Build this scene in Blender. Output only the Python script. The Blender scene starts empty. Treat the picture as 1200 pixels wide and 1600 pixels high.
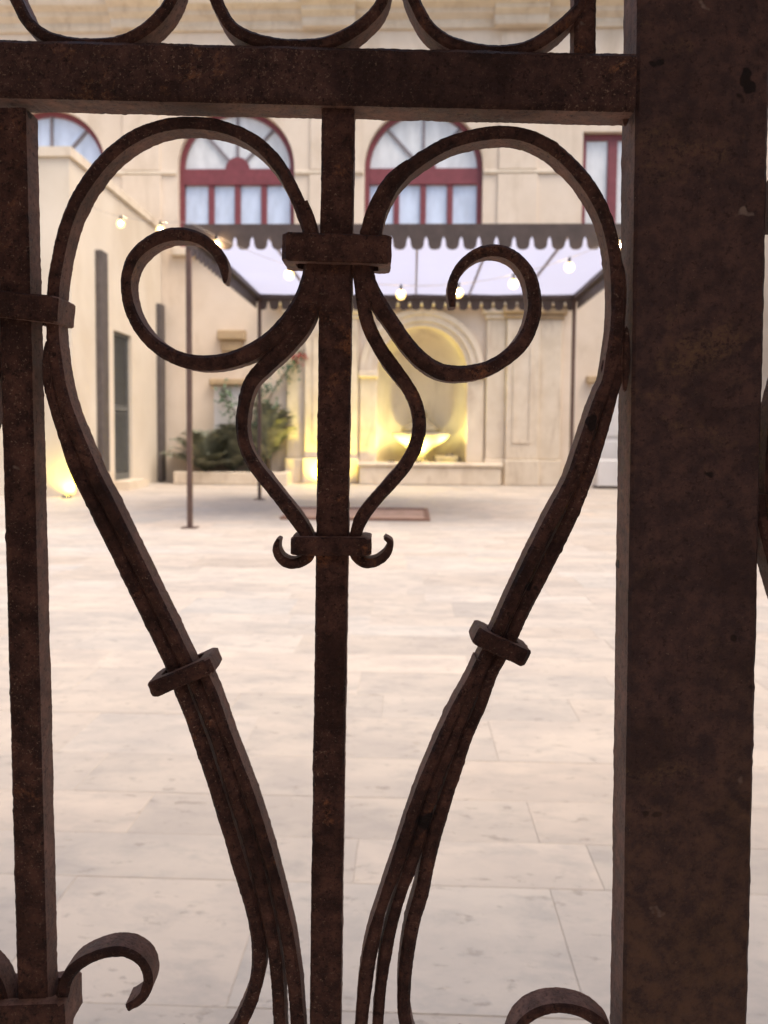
import bpy, math, random
from mathutils import Vector, Matrix, noise

# ------------------------------------------------------------------ camera, sky, sun, exposure
scene = bpy.context.scene
F, PCX, PCY = 1250.0, 600.0, 750.0            # focal length and principal point at 1200 x 1600
PITCH, ROLL, YAW = math.radians(3.07), 0.008, 0.0352
CAM = Vector((0, 0, 1.0))
GATE_D = 0.40                                 # distance from the lens to the gate, metres
cd = bpy.data.cameras.new('camera')
cam = bpy.data.objects.new('camera', cd)
scene.collection.objects.link(cam)
RT = Matrix.Rotation(math.pi / 2 - PITCH, 3, 'X') @ Matrix.Rotation(ROLL, 3, 'Z')   # before yaw
cam.matrix_world = Matrix.Translation(CAM) @ (Matrix.Rotation(YAW, 3, 'Z') @ RT).to_4x4()
cd.sensor_fit = 'VERTICAL'
cd.sensor_height = 36.0
cd.lens = 36.0 * F / 1600.0
cd.shift_y = -(800.0 - PCY) / 1600.0
cd.clip_start, cd.clip_end = 0.02, 500.0
cd.dof.use_dof = True
cd.dof.focus_distance = 0.405
cd.dof.aperture_fstop = 15.0
scene.camera = cam

SUN_EL, SUN_AZ = math.radians(62), math.radians(122)
world = bpy.data.worlds.new('World'); scene.world = world; world.use_nodes = True
wn = world.node_tree.nodes; wl = world.node_tree.links
sky = wn.new('ShaderNodeTexSky'); sky.sky_type = 'NISHITA'; sky.sun_disc = False
sky.sun_elevation = SUN_EL; sky.sun_rotation = SUN_AZ
sky.air_density = 1.0; sky.dust_density = 4.0; sky.ozone_density = 1.0
bg = wn['Background']; bg.inputs['Strength'].default_value = 0.15
wl.new(sky.outputs[0], bg.inputs[0])
sd = bpy.data.lights.new('sun', 'SUN'); sd.energy = 1.45; sd.angle = math.radians(40); sd.color = (1.0, 0.87, 0.73)
sun = bpy.data.objects.new('sun', sd); scene.collection.objects.link(sun)
_d = Vector((math.sin(SUN_AZ) * math.cos(SUN_EL), math.cos(SUN_AZ) * math.cos(SUN_EL), math.sin(SUN_EL)))
sun.rotation_euler = _d.to_track_quat('Z', 'Y').to_euler(); sun.location = (0, 0, 30)
vs = scene.view_settings
vs.view_transform = 'Standard'; vs.look = 'None'; vs.exposure = 0.95; vs.gamma = 1.0; vs.use_curve_mapping = False

# ------------------------------------------------------------------ helpers
R = random.Random(7)
COL = scene.collection

class MB:
    def __init__(s): s.v = []; s.f = []
    def face_set(s, vs_, fs_):
        b = len(s.v); s.v += [tuple(v) for v in vs_]; s.f += [tuple(i + b for i in f) for f in fs_]; return s
    def box(s, x0, x1, y0, y1, z0, z1):
        return s.face_set([(x0,y0,z0),(x1,y0,z0),(x1,y1,z0),(x0,y1,z0),(x0,y0,z1),(x1,y0,z1),(x1,y1,z1),(x0,y1,z1)],
            [(0,3,2,1),(4,5,6,7),(0,1,5,4),(1,2,6,5),(2,3,7,6),(3,0,4,7)])
    def cbox(s, x0, x1, y0, y1, z0, z1, c):
        """box with all vertical and top/bottom edges of the front chamfered a little"""
        vs_ = []
        for (y, i) in ((y0, c), (y0 + c, 0), (y1, 0)):
            vs_ += [(x0+i,y,z0+i),(x1-i,y,z0+i),(x1-i,y,z1-i),(x0+i,y,z1-i)]
        fs = [(0,1,2,3),(11,10,9,8)]
        for r in (0, 4):
            for k in range(4):
                a, b = r + k, r + (k + 1) % 4
                fs.append((b, a, a + 4, b + 4))
        return s.face_set(vs_, fs)
    def prism_y(s, pts, y0, y1):
        """outline of (x, z) points, counter-clockwise seen from -y, extruded from y0 to y1"""
        n = len(pts)
        vs_ = [(p[0], y0, p[1]) for p in pts] + [(p[0], y1, p[1]) for p in pts]
        fs = [tuple(range(n)), tuple(range(2*n-1, n-1, -1))]
        for i in range(n):
            j = (i + 1) % n
            fs.append((j, i, i + n, j + n))
        return s.face_set(vs_, fs)
    def prism_x(s, pts, x0, x1):
        n = len(pts)
        vs_ = [(x0, p[0], p[1]) for p in pts] + [(x1, p[0], p[1]) for p in pts]
        fs = [tuple(range(n-1, -1, -1)), tuple(range(n, 2*n))]
        for i in range(n):
            j = (i + 1) % n
            fs.append((i, j, j + n, i + n))
        return s.face_set(vs_, fs)
    def strip_y(s, inner, outer, y0, y1, closed=False):
        """band between two equal-length (x, z) polylines, from y0 to y1"""
        n = len(inner); m = n if closed else n - 1
        vs_ = []
        for y in (y0, y1):
            vs_ += [(p[0], y, p[1]) for p in inner] + [(p[0], y, p[1]) for p in outer]
        fs = []
        for i in range(m):
            j = (i + 1) % n
            fs += [(i, j, n+j, n+i), (2*n+i, 3*n+i, 3*n+j, 2*n+j), (i, 2*n+i, 2*n+j, j), (n+i, n+j, 3*n+j, 3*n+i)]
        if not closed:
            fs += [(0, n, 3*n, 2*n), (n-1, 3*n-1, 4*n-1, 2*n-1)]
        return s.face_set(vs_, fs)
    def tube(s, path, rad, seg=8):
        n = len(path); vs_ = []; fs = []
        up = Vector((0.13, 0.21, 0.97))
        for i, p in enumerate(path):
            p = Vector(p); a = Vector(path[max(0, i-1)]); b = Vector(path[min(n-1, i+1)])
            t = (b - a).normalized(); u = t.cross(up)
            if u.length < 0.2: u = t.cross(Vector((1, 0, 0)))
            u.normalize(); w = t.cross(u)
            r = rad[i] if isinstance(rad, (list, tuple)) else rad
            for k in range(seg):
                q = 2 * math.pi * k / seg
                vs_.append(p + (u * math.cos(q) + w * math.sin(q)) * r)
        for i in range(n - 1):
            for k in range(seg):
                fs.append((i*seg+k, i*seg+(k+1) % seg, (i+1)*seg+(k+1) % seg, (i+1)*seg+k))
        fs += [tuple(range(seg-1, -1, -1)), tuple(range((n-1)*seg, n*seg))]
        return s.face_set(vs_, fs)
    def lathe(s, prof, cx, cy, seg=24, a0=0.0, a1=2*math.pi):
        n = len(prof); vs_ = []; fs = []
        full = abs(a1 - a0 - 2*math.pi) < 1e-6
        m = seg if full else seg + 1
        for k in range(m):
            q = a0 + (a1 - a0) * k / seg
            for (r, z) in prof: vs_.append((cx + r*math.cos(q), cy + r*math.sin(q), z))
        for k in range(seg):
            k2 = (k + 1) % m
            for i in range(n - 1):
                fs.append((k*n+i, k2*n+i, k2*n+i+1, k*n+i+1))
        return s.face_set(vs_, fs)
    def mesh(s, name, mat, smooth=False, tone=None):
        me = bpy.data.meshes.new(name)
        me.from_pydata(s.v, [], s.f); me.validate(clean_customdata=False)
        if mat: me.materials.append(mat)
        if smooth: me.polygons.foreach_set('use_smooth', [True] * len(me.polygons))
        if tone is not None:
            at = me.color_attributes.new('tone', 'FLOAT_COLOR', 'POINT')
            flat = []
            for i in range(len(me.vertices)):
                flat += list(tone[i] if isinstance(tone, list) else tone)
            at.data.foreach_set('color', flat)
        me.update(); return me
    def build(s, name, mat, parent=None, smooth=False, tone=None):
        return link(name, s.mesh(name, mat, smooth, tone), parent)

def link(name, me, parent=None):
    o = bpy.data.objects.new(name, me); COL.objects.link(o)
    if parent: o.parent = parent
    return o
def tag(o, label=None, cat=None, group=None, kind=None):
    if label: o['label'] = label
    if cat: o['category'] = cat
    if group: o['group'] = group
    if kind: o['kind'] = kind
    return o
def thing(name, loc, label, cat, group=None, rz=0.0):
    o = bpy.data.objects.new(name, None); COL.objects.link(o)
    o.location = loc; o.rotation_euler = (0, 0, rz); o.empty_display_size = 0.1
    return tag(o, label, cat, group)

# ------------------------------------------------------------------ materials
def mat_new(name):
    m = bpy.data.materials.new(name); m.use_nodes = True
    nt = m.node_tree; b = nt.nodes['Principled BSDF']
    return m, nt, b
class NT:
    def __init__(s, nt): s.nt = nt
    def n(s, t, **k):
        x = s.nt.nodes.new(t)
        for a, v in k.items(): setattr(x, a, v)
        return x
    def l(s, a, b): s.nt.links.new(a, b)
    def noise(s, vec, scale, detail=4, rough=0.55, dist=0.0):
        x = s.n('ShaderNodeTexNoise'); x.inputs['Scale'].default_value = scale; x.inputs['Detail'].default_value = detail
        x.inputs['Roughness'].default_value = rough; x.inputs['Distortion'].default_value = dist
        s.l(vec, x.inputs['Vector']); return x.outputs['Fac']
    def ramp(s, fac, stops):
        x = s.n('ShaderNodeValToRGB'); e = x.color_ramp.elements
        while len(e) < len(stops): e.new(0.5)
        for i, (p, c) in enumerate(stops):
            e[i].position = p; e[i].color = (c, c, c, 1) if isinstance(c, (int, float)) else (*c, 1)
        s.l(fac, x.inputs[0]); return x.outputs[0]
    def mix(s, fac, a, b, mode='MIX'):
        x = s.n('ShaderNodeMix', data_type='RGBA', blend_type=mode)
        for sock, v in ((x.inputs[0], fac), (x.inputs[6], a), (x.inputs[7], b)):
            if isinstance(v, (int, float)): sock.default_value = v
            elif isinstance(v, tuple): sock.default_value = (*v, 1)
            else: s.l(v, sock)
        return x.outputs[2]
    def math(s, op, a, b):
        x = s.n('ShaderNodeMath', operation=op)
        for sock, v in ((x.inputs[0], a), (x.inputs[1], b)):
            if isinstance(v, (int, float)): sock.default_value = v
            else: s.l(v, sock)
        return x.outputs[0]
    def mapping(s, vec, sc):
        x = s.n('ShaderNodeMapping'); x.inputs['Scale'].default_value = sc; s.l(vec, x.inputs[0]); return x.outputs[0]
    def bump(s, h, strength, dist, nrm=None):
        x = s.n('ShaderNodeBump'); x.inputs['Strength'].default_value = strength; x.inputs['Distance'].default_value = dist
        s.l(h, x.inputs['Height'])
        if nrm is not None: s.l(nrm, x.inputs['Normal'])
        return x.outputs[0]
    def coord(s): return s.n('ShaderNodeTexCoord').outputs['Object']
    def pos(s): return s.n('ShaderNodeNewGeometry').outputs['Position']

def rust_mat(name, dark, mid, rust, patch=0.60, speck=0.66, psc=34, bmp=0.0030, pit=0.92, blot=0.55, low=0.0):
    m, nt, b = mat_new(name); t = NT(nt); c = t.pos()
    n1 = t.noise(c, 110, 8, 0.7); n2 = t.noise(c, psc, 9, 0.72, 0.5); n3 = t.noise(c, 700, 4, 0.75); n4 = t.noise(c, 360, 6, 0.75)
    n5 = t.noise(c, 12, 4, 0.6); n6 = t.noise(c, 60, 3, 0.6)
    col = t.mix(t.ramp(n1, [(0.40, 0.0), (0.62, 1.0)]), dark, mid)
    col = t.mix(t.math('MULTIPLY', t.ramp(n2, [(patch, 0.0), (patch + 0.10, 1.0)]), t.ramp(n4, [(0.40, 0.05), (0.58, 1.0)])), col, rust)
    col = t.mix(t.math('MULTIPLY', t.ramp(n3, [(speck - 0.08, 0.0), (speck, 1.0)]), t.ramp(n5, [(0.38, 0.25), (0.58, 1.0)])), col, (0.26, 0.17, 0.125))
    col = t.mix(t.ramp(n4, [(0.36, pit), (0.46, 0.0)]), col, (0.013, 0.008, 0.007))
    n7 = t.noise(c, 48, 3, 0.5); n8 = t.noise(c, 19, 5, 0.6, 0.3)
    col = t.mix(t.math('MULTIPLY', t.ramp(n8, [(0.50, 0.0), (0.64, 1.0)]), blot), col, tuple(x * 0.42 for x in dark))
    col = t.mix(t.ramp(n7, [(0.715, 0.0), (0.74, 0.9)]), col, (0.010, 0.007, 0.007))
    col = t.mix(t.ramp(n7, [(0.235, 0.75), (0.26, 0.0)]), col, (0.20, 0.15, 0.125))
    if low:
        sp = t.n('ShaderNodeSeparateXYZ'); t.l(c, sp.inputs[0])
        zz = t.math('ADD', sp.outputs[2], t.math('MULTIPLY', t.math('SUBTRACT', n2, 0.5), 0.55))
        col = t.mix(t.math('MULTIPLY', t.math('MULTIPLY', t.ramp(zz, [(0.74, 1.0), (0.90, 0.0)]), low), t.ramp(n1, [(0.38, 0.15), (0.62, 1.0)])), col, rust)
    t.l(col, b.inputs['Base Color'])
    t.l(t.ramp(n1, [(0.3, 0.40), (0.7, 0.75)]), b.inputs['Roughness'])
    b.inputs['Specular IOR Level'].default_value = 0.14
    h = t.math('ADD', t.math('MULTIPLY', n4, 0.8), t.math('ADD', t.math('MULTIPLY', n6, 1.2), t.math('MULTIPLY', n3, 0.35)))
    t.l(t.bump(h, 1.0, bmp), b.inputs['Normal'])
    return m
M_IRON = rust_mat('rusty_wrought_iron', (0.036, 0.0165, 0.0135), (0.108, 0.050, 0.037), (0.29, 0.112, 0.050), 0.59, 0.675)
M_FLANK = rust_mat('rusty_flank_painted_lit', (0.130, 0.070, 0.054), (0.270, 0.148, 0.112), (0.33, 0.165, 0.095), 0.58, 0.70, 30, 0.0022, 0.6, 0.5)  # paler rusty iron: courtyard light on the side faces painted into the colour
M_POST = rust_mat('painted_rusty_steel', (0.044, 0.026, 0.025), (0.092, 0.050, 0.042), (0.125, 0.072, 0.042), 0.59, 0.73, 13, 0.0018, 0.6, 0.45, 0.55)
M_RAIL = rust_mat('rusty_rail_iron', (0.040, 0.021, 0.019), (0.100, 0.051, 0.042), (0.38, 0.165, 0.070), 0.585, 0.655, 22)

def stone_mat(name, c1, c2, scale=2.0, stain=(0.35, 0.27, 0.19), stain_amt=0.45, rough=0.85, grain=60, bump=0.25):
    m, nt, b = mat_new(name); t = NT(nt); c = t.pos()
    n1 = t.noise(c, scale, 6, 0.6); n2 = t.noise(t.mapping(c, (1.6, 1.6, 0.5)), scale * 0.7, 7, 0.65, 0.5); n3 = t.noise(c, grain, 3, 0.6)
    col = t.mix(t.ramp(n1, [(0.32, 0.0), (0.68, 1.0)]), c1, c2)
    col = t.mix(t.math('MULTIPLY', t.ramp(n2, [(0.52, 0.0), (0.72, 1.0)]), stain_amt), col, stain)
    t.l(col, b.inputs['Base Color']); b.inputs['Roughness'].default_value = rough
    b.inputs['Specular IOR Level'].default_value = 0.25
    t.l(t.bump(t.math('ADD', n3, n1), bump, 0.01), b.inputs['Normal'])
    return m
M_FACADE = stone_mat('cream_limestone', (0.72, 0.61, 0.49), (0.64, 0.53, 0.41), 1.2, (0.45, 0.35, 0.24), 0.6)
M_TRIM = stone_mat('pale_carved_stone', (0.70, 0.605, 0.48), (0.60, 0.505, 0.385), 3.0, (0.38, 0.28, 0.19), 0.55)
M_PLASTER = stone_mat('pale_plaster', (0.68, 0.60, 0.49), (0.60, 0.52, 0.41), 0.9, (0.50, 0.40, 0.29), 0.5)
M_ADDEDWALL = stone_mat('added_wall_grey_stone', (0.46, 0.38, 0.31), (0.36, 0.29, 0.23), 1.5)
M_OCHRE = stone_mat('ochre_stone', (0.46, 0.34, 0.20), (0.38, 0.27, 0.16), 4.0)
M_NICHE = stone_mat('warm_niche_plaster', (0.74, 0.66, 0.52), (0.68, 0.60, 0.46), 2.0)
M_BASIN = stone_mat('fountain_stone', (0.50, 0.44, 0.33), (0.36, 0.31, 0.22), 5.0, (0.20, 0.17, 0.10), 0.6)
M_WHITE = stone_mat('white_limewash', (0.72, 0.69, 0.66), (0.66, 0.63, 0.60), 2.0, (0.5, 0.47, 0.44), 0.35)

def plain(name, col, rough=0.6, spec=0.3, var=0.25, scale=8.0, metallic=0.0):
    m, nt, b = mat_new(name); t = NT(nt)
    n1 = t.noise(t.pos(), scale, 5, 0.6)
    dk = tuple(x * (1 - var) for x in col); lt = tuple(min(0.9, x * (1 + var)) for x in col)
    t.l(t.mix(t.ramp(n1, [(0.3, 0.0), (0.7, 1.0)]), dk, lt), b.inputs['Base Color'])
    b.inputs['Roughness'].default_value = rough; b.inputs['Specular IOR Level'].default_value = spec
    b.inputs['Metallic'].default_value = metallic
    return m
M_REDFRAME = plain('oxblood_window_paint', (0.19, 0.045, 0.050), 0.45, 0.4, 0.15)
M_CANOPY = plain('brown_canopy_metal', (0.075, 0.055, 0.048), 0.55, 0.35, 0.2)
M_CPOST = plain('brown_post_metal', (0.10, 0.060, 0.048), 0.5, 0.4, 0.2)
M_DARKSTRIP = plain('dark_metal_strip', (0.095, 0.080, 0.075), 0.6, 0.3, 0.2)
M_LOUVRE = plain('grey_green_louvre_paint', (0.125, 0.125, 0.118), 0.6, 0.3, 0.15)
M_RUSTPLATE = plain('rusty_hatch_steel', (0.44, 0.29, 0.22), 0.75, 0.2, 0.25, 5)
M_HATCHRIM = plain('dark_hatch_rim', (0.24, 0.135, 0.095), 0.75, 0.2, 0.25, 9)
M_BLACK = plain('black_cable', (0.02, 0.02, 0.02), 0.5, 0.3, 0.1)
M_CABLE = plain('pale_cable', (0.42, 0.37, 0.32), 0.5, 0.3, 0.1)
M_BARK = plain('brown_bark', (0.09, 0.065, 0.04), 0.9, 0.1, 0.3, 30)
M_LEAF = plain('dull_green_leaf', (0.20, 0.205, 0.145), 0.65, 0.3, 0.5, 6)
M_LEAF2 = plain('fresh_green_leaf', (0.10, 0.15, 0.085), 0.5, 0.3, 0.4, 6)
M_FLOWER = plain('red_petals', (0.36, 0.05, 0.05), 0.6, 0.2, 0.2)
M_SOIL = plain('dark_soil', (0.07, 0.05, 0.035), 0.95, 0.1, 0.4, 12)
M_CLAY = plain('terracotta', (0.20, 0.11, 0.07), 0.85, 0.15, 0.2, 12)

def pane_mat(name, col):
    m, nt, b = mat_new(name); t = NT(nt)
    n1 = t.noise(t.mapping(t.pos(), (2.2, 1.0, 0.8)), 1.6, 4, 0.6)
    t.l(t.mix(t.ramp(n1, [(0.35, 0.0), (0.65, 1.0)]), tuple(x * 0.84 for x in col), tuple(min(0.9, x * 1.10) for x in col)), b.inputs['Base Color'])
    b.inputs['Roughness'].default_value = 0.08; b.inputs['Specular IOR Level'].default_value = 0.6
    b.inputs['Coat Weight'].default_value = 0.6; b.inputs['Coat Roughness'].default_value = 0.03
    return m
M_PANE = pane_mat('window_glass_painted_sky', (0.56, 0.63, 0.75))  # blue of the reflected sky painted into the base colour
M_LUNETTE = pane_mat('window_glass_white_blind', (0.66, 0.66, 0.64))

def roof_mat():
    m, nt, b = mat_new('translucent_canopy_sheet'); t = NT(nt)
    out = nt.nodes['Material Output']
    tr = t.n('ShaderNodeBsdfTranslucent'); tr.inputs[0].default_value = (0.44, 0.45, 0.56, 1)
    df = t.n('ShaderNodeBsdfDiffuse'); df.inputs[0].default_value = (0.66, 0.66, 0.74, 1)
    mx = t.n('ShaderNodeMixShader')
    n1 = t.noise(t.pos(), 1.1, 4, 0.6)
    t.l(t.ramp(n1, [(0.3, 0.15), (0.7, 0.28)]), mx.inputs[0]); t.l(tr.outputs[0], mx.inputs[1]); t.l(df.outputs[0], mx.inputs[2])
    t.l(mx.outputs[0], out.inputs['Surface']); nt.nodes.remove(b)
    return m
M_ROOF = roof_mat()

def emit_mat(name, col, strength):
    m, nt, b = mat_new(name)
    b.inputs['Base Color'].default_value = (*col, 1)
    b.inputs['Emission Color'].default_value = (*col, 1); b.inputs['Emission Strength'].default_value = strength
    return m
M_FILAMENT = emit_mat('white_hot_filament', (1.0, 0.74, 0.40), 700.0)
def bulb_glass():
    m, nt, b = mat_new('frosted_bulb_glass'); t = NT(nt); out = nt.nodes['Material Output']
    em = t.n('ShaderNodeEmission'); em.inputs[0].default_value = (1.0, 0.62, 0.22, 1); em.inputs[1].default_value = 3.0
    tp = t.n('ShaderNodeBsdfTransparent'); lw = t.n('ShaderNodeLayerWeight'); lw.inputs[0].default_value = 0.35
    mx = t.n('ShaderNodeMixShader'); t.l(t.ramp(lw.outputs['Facing'], [(0.0, 0.30), (0.9, 0.92)]), mx.inputs[0])
    t.l(em.outputs[0], mx.inputs[1]); t.l(tp.outputs[0], mx.inputs[2]); t.l(mx.outputs[0], out.inputs['Surface']); nt.nodes.remove(b)
    return m
M_BULB = bulb_glass()
M_UPLIGHT = emit_mat('yellow_lit_lens', (1.0, 0.84, 0.12), 12.0)

def paving_mat():
    m, nt, b = mat_new('travertine_paving'); t = NT(nt); c = t.pos()
    at = t.n('ShaderNodeAttribute', attribute_name='tone').outputs['Color']
    off = t.n('ShaderNodeVectorMath', operation='MULTIPLY_ADD'); t.l(at, off.inputs[0]); off.inputs[1].default_value = (61.0, 83.0, 47.0); t.l(c, off.inputs[2])
    c = off.outputs[0]
    nA = t.noise(t.mapping(c, (1.0, 1.5, 1.0)), 2.6, 7, 0.62, 0.2)
    nB = t.noise(t.mapping(c, (1.0, 1.9, 1.0)), 6.0, 8, 0.68, 0.25)
    nC = t.noise(c, 42, 6, 0.65)
    nD = t.noise(t.mapping(c, (0.7, 1.3, 1.0)), 24, 5, 0.6, 0.15)
    nE = t.noise(c, 260, 3, 0.6)
    col = t.mix(t.ramp(nA, [(0.40, 0.0), (0.60, 1.0)]), (0.500, 0.432, 0.362), (0.415, 0.364, 0.315))
    col = t.mix(t.math('MULTIPLY', t.ramp(nB, [(0.50, 0.0), (0.66, 1.0)]), 0.5), col, (0.31, 0.285, 0.26))
    col = t.mix(t.math('MULTIPLY', t.ramp(nD, [(0.60, 0.0), (0.70, 1.0)]), 0.7), col, (0.26, 0.225, 0.19))
    col = t.mix(t.math('MULTIPLY', t.ramp(nC, [(0.64, 0.0), (0.74, 1.0)]), 0.35), col, (0.36, 0.32, 0.28))
    col = t.mix(t.math('MULTIPLY', t.ramp(nE, [(0.3, 0.0), (0.7, 1.0)]), 0.12), col, (0.45, 0.41, 0.37))
    col = t.mix(1.0, col, at, 'MULTIPLY')
    t.l(col, b.inputs['Base Color']); b.inputs['Specular IOR Level'].default_value = 0.3
    t.l(t.ramp(nB, [(0.3, 0.5), (0.7, 0.75)]), b.inputs['Roughness'])
    h = t.math('SUBTRACT', t.math('MULTIPLY', nE, 0.2), t.ramp(nD, [(0.60, 0.0), (0.72, 1.0)]))
    t.l(t.bump(h, 0.35, 0.004), b.inputs['Normal'])
    return m
M_PAVE = paving_mat()
M_MORTAR = plain('pale_mortar', (0.47, 0.41, 0.35), 0.95, 0.1, 0.2, 20)

# ------------------------------------------------------------------ ground and paving
ground = tag(MB().box(-70, 70, -40, 90, -0.30, -0.0016).build('ground', M_MORTAR), 'pale mortar bed under the stone courtyard paving', None, kind='structure')
far = MB(); far_tone = []
GAP = 0.0008
def slab_geo(mb, x0, x1, y0, y1, z):
    c = 0.0009
    vs_ = [(x0,y0,-0.02),(x1,y0,-0.02),(x1,y1,-0.02),(x0,y1,-0.02), (x0,y0,z-c),(x1,y0,z-c),(x1,y1,z-c),(x0,y1,z-c),
           (x0+c,y0+c,z),(x1-c,y0+c,z),(x1-c,y1-c,z),(x0+c,y1-c,z)]
    fs = [(8,9,10,11)]
    for k in range(4):
        j = (k + 1) % 4
        fs += [(k, j, 4+j, 4+k), (4+k, 4+j, 8+j, 8+k)]
    mb.face_set(vs_, fs)
rows = [0.62, 0.98, 1.34, 1.74, 1.94, 2.17, 2.44, 2.80, 3.05]
while rows[-1] < 17.1: rows.append(rows[-1] + R.choice((0.22, 0.28, 0.30, 0.36, 0.42)))
n_slab = 0
for a, b_ in zip(rows[:-1], rows[1:]):
    x = -9.2 - R.random()
    while x < 9.0:
        L = R.choice((0.45, 0.6, 0.75, 0.9, 1.1)) * R.uniform(0.92, 1.08)
        k = 1.0 + R.gauss(0, 0.05); w = R.gauss(0, 0.016)
        if a > 6.5: k += 0.015
        tone = (k * (1 + w), k, k * (1 - w), 1.0)
        xc = x + L / 2
        z = R.uniform(-0.0006, 0.0006)
        if b_ < 7.6 and -0.58 * b_ - 0.55 < xc < 0.50 * b_ + 0.55 and n_slab < 299:
            mb = MB(); slab_geo(mb, x + GAP, x + L - GAP, a + GAP, b_ - GAP, z)
            mb.build('paving_slab', M_PAVE, ground, tone=tone); n_slab += 1
        else:
            n0 = len(far.v); slab_geo(far, x + GAP, x + L - GAP, a + GAP, b_ - GAP, z)
            far_tone += [tone] * (len(far.v) - n0)
        x += L
tag(far.build('paving', M_PAVE, ground, tone=far_tone), kind='stuff')

# ------------------------------------------------------------------ palace facade at the far side
WY = 17.20
def arc(cx, cz, r, a0, a1, n):
    return [(cx + r*math.cos(a0 + (a1-a0)*i/n), cz + r*math.sin(a0 + (a1-a0)*i/n)) for i in range(n + 1)]
palace = thing('palace', (0, WY, 0), 'cream stone palace with red framed arched windows across the far end of the courtyard', 'building')
WIN = [-7.86, -3.81, 0.175]; HW = 1.25; ZSP = 6.70; ZB = 4.9
NX, NR, NZ = 0.185, 0.955, 2.40                 # fountain niche centre, radius, springing height
wall = MB(); T = 0.55
ZL = 4.6
# lower storey with the niche opening
wall.box(-12, NX - NR, 0, T, 0, ZL); wall.box(NX + NR, 12, 0, T, 0, ZL)
pts = arc(NX, NZ, NR, math.pi, 0, 28)
for i in range(28):
    (xa, za), (xb, zb) = pts[i], pts[i+1]
    wall.prism_y([(xa, za), (xb, zb), (xb, ZL), (xa, ZL)], 0, T)
# upper storey with the window openings
ops = [(c - HW, c + HW, ZSP, True) for c in WIN] + [(3.50, 4.80, 7.40, False)]
xs = -12.0
for (a, b_, zs, arch) in ops:
    wall.box(xs, a, 0, T, ZL, 10.9)
    wall.box(a, b_, 0, T, ZL, ZB)
    if arch:
        p = arc((a + b_) / 2, zs, HW, math.pi, 0, 32)
        for i in range(32):
            (xa, za), (xb, zb) = p[i], p[i+1]
            wall.prism_y([(xa, za), (xb, zb), (xb, 10.9), (xa, 10.9)], 0, T)
    else:
        wall.box(a, b_, 0, T, zs, 10.9)
    xs = b_
wall.box(xs, 12, 0, T, ZL, 10.9)
wall.build('wall', M_FACADE, palace)
# impost string course, in lengths between the windows
for (a, b_) in ((-6.60, -5.07), (-2.55, -1.09), (1.44, 3.40)):
    MB().cbox(a, b_, -0.05, 0.05, 6.54, 6.62, 0.015).build('string_course', M_TRIM, palace)
# flat strips between windows
for c in (-5.83, -1.82, 2.15, 6.0):
    MB().cbox(c - 0.42, c + 0.42, -0.045, 0.05, 4.95, 6.53, 0.01).build('pilaster', M_FACADE, palace)
    MB().cbox(c - 0.40, c + 0.40, -0.040, 0.05, 6.63, 9.42, 0.01).build('pilaster', M_FACADE, palace)
# cornice: profile stepping forward, breaking out over the strips
prof = [(0.0, 9.50), (-0.06, 9.50), (-0.09, 9.58), (-0.09, 9.66), (-0.22, 9.74), (-0.24, 9.82), (-0.40, 9.88), (-0.44, 9.98), (-0.44, 10.10), (-0.50, 10.16), (-0.50, 10.28), (0.0, 10.36)]
def cornice(x0, x1, out):
    MB().prism_x([(y - (out if y < -0.001 else 0), z) for (y, z) in prof], x0, x1).build('cornice', M_TRIM, palace)
e = -12.0
for c in (-5.83, -1.82, 2.15, 6.0):
    cornice(e, c - 0.55, 0.0); cornice(c - 0.55, c + 0.55, 0.16); e = c + 0.55
cornice(e, 12.0, 0.0)
MB().box(-12, 12, -0.1, 0.5, 10.9, 11.2).build('parapet', M_TRIM, palace)

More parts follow.
